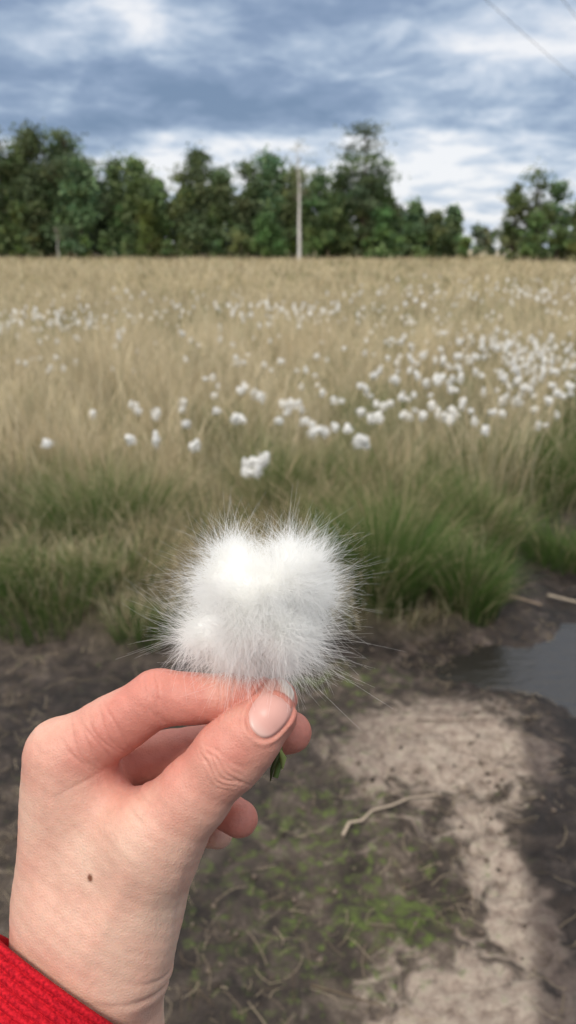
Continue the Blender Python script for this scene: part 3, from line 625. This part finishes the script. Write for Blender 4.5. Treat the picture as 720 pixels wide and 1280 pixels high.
# ------------------------------------------------------------------ world
SUN_EL=math.radians(50);SUN_AZ=math.radians(-150)
w=bpy.data.worlds.new('World');scene.world=w;w.use_nodes=True;nt=w.node_tree;L=nt.links.new
bg=nt.nodes['Background'];bg.inputs['Strength'].default_value=0.1
sky=N(nt,'ShaderNodeTexSky');sky.sky_type='NISHITA';sky.sun_disc=False;sky.sun_elevation=SUN_EL;sky.sun_rotation=SUN_AZ
tc=N(nt,'ShaderNodeTexCoord');nrm=N(nt,'ShaderNodeVectorMath',operation='NORMALIZE');L(tc.outputs['Generated'],nrm.inputs[0])
sx=N(nt,'ShaderNodeSeparateXYZ');L(nrm.outputs[0],sx.inputs[0])
def M(op,a,b=None,c=None):
    n=N(nt,'ShaderNodeMath',operation=op)
    for i,v in enumerate((a,b,c)):
        if v is None:continue
        if isinstance(v,(int,float)):n.inputs[i].default_value=v
        else:L(v,n.inputs[i])
    return n.outputs[0]
z=M('MAXIMUM',sx.outputs[2],0.0);den=M('ADD',z,0.20)
cx=N(nt,'ShaderNodeCombineXYZ');L(M('DIVIDE',sx.outputs[0],den),cx.inputs[0]);L(M('DIVIDE',sx.outputs[1],den),cx.inputs[1]);cx.inputs[2].default_value=5.1
n1=N(nt,'ShaderNodeTexNoise');n1.inputs['Scale'].default_value=1.5;n1.inputs['Detail'].default_value=6;n1.inputs['Roughness'].default_value=0.5;n1.inputs['Distortion'].default_value=0.35;L(cx.outputs[0],n1.inputs['Vector'])
n2=N(nt,'ShaderNodeTexNoise');n2.inputs['Scale'].default_value=4.5;n2.inputs['Detail'].default_value=6;n2.inputs['Roughness'].default_value=0.58;n2.inputs['Distortion'].default_value=0.3;L(cx.outputs[0],n2.inputs['Vector'])
def gauss(v,c,s):
    d=M('DIVIDE',M('SUBTRACT',v,c),s);return M('EXPONENT',M('MULTIPLY',M('MULTIPLY',d,d),-1.0))
low=M('MULTIPLY',gauss(z,0.055,0.06),M('ADD',M('MULTIPLY',gauss(sx.outputs[0],0.18,0.16),0.17),0.08))
mid=M('MULTIPLY',gauss(z,0.155,0.035),-0.035)
hi=M('MULTIPLY',gauss(z,0.235,0.04),M('MULTIPLY',gauss(sx.outputs[0],-0.2,0.25),0.06))
hr=M('MULTIPLY',gauss(z,0.21,0.04),M('MULTIPLY',gauss(sx.outputs[0],0.3,0.12),0.07))
f=M('ADD',M('ADD',M('MULTIPLY_ADD',n2.outputs['Fac'],0.50,M('MULTIPLY',n1.outputs['Fac'],0.72)),low),M('ADD',M('ADD',mid,hi),hr))
cr=N(nt,'ShaderNodeValToRGB');e=cr.color_ramp.elements
stops=[(0.46,(1.9,2.75,4.2)),(0.56,(2.7,3.6,5.2)),(0.63,(4.0,5.0,6.5)),(0.70,(6.2,7.0,8.2)),(0.78,(9.4,9.5,9.8))]
while len(e)<len(stops):e.new(0.5)
for i,(ps,c) in enumerate(stops):e[i].position=ps;e[i].color=(*c,1)
L(f,cr.inputs[0])
gr=N(nt,'ShaderNodeMapRange');L(z,gr.inputs['Value']);gr.inputs['From Min'].default_value=0.32;gr.inputs['From Max'].default_value=0.8
m2=N(nt,'ShaderNodeMix',data_type='RGBA');L(gr.outputs[0],m2.inputs[0]);L(cr.outputs[0],m2.inputs[6]);m2.inputs[7].default_value=(17.0,16.5,16.0,1)
mx=N(nt,'ShaderNodeMix',data_type='RGBA');mx.inputs[0].default_value=0.9;L(sky.outputs[0],mx.inputs[6]);L(m2.outputs[2],mx.inputs[7]);L(mx.outputs[2],bg.inputs['Color'])
sd=bpy.data.lights.new('sun','SUN');sd.energy=2.2;sd.angle=math.radians(12);sd.color=(1,0.95,0.87);so=bpy.data.objects.new('sun',sd);scene.collection.objects.link(so)
dv=Vector((math.sin(SUN_AZ)*math.cos(SUN_EL),math.cos(SUN_AZ)*math.cos(SUN_EL),math.sin(SUN_EL)));so.rotation_euler=dv.to_track_quat('Z','Y').to_euler()

# ------------------------------------------------------------------ camera
cd=bpy.data.cameras.new('camera');co=bpy.data.objects.new('camera',cd);scene.collection.objects.link(co)
co.location=CAM;co.rotation_euler=(math.radians(90)-PITCH,0,0)
cd.sensor_fit='VERTICAL';cd.sensor_height=36;cd.sensor_width=36;cd.lens=36*1004/1280;cd.clip_start=0.02;cd.clip_end=3000
cd.dof.use_dof=True;cd.dof.focus_distance=0.285;cd.dof.aperture_fstop=14
scene.camera=co
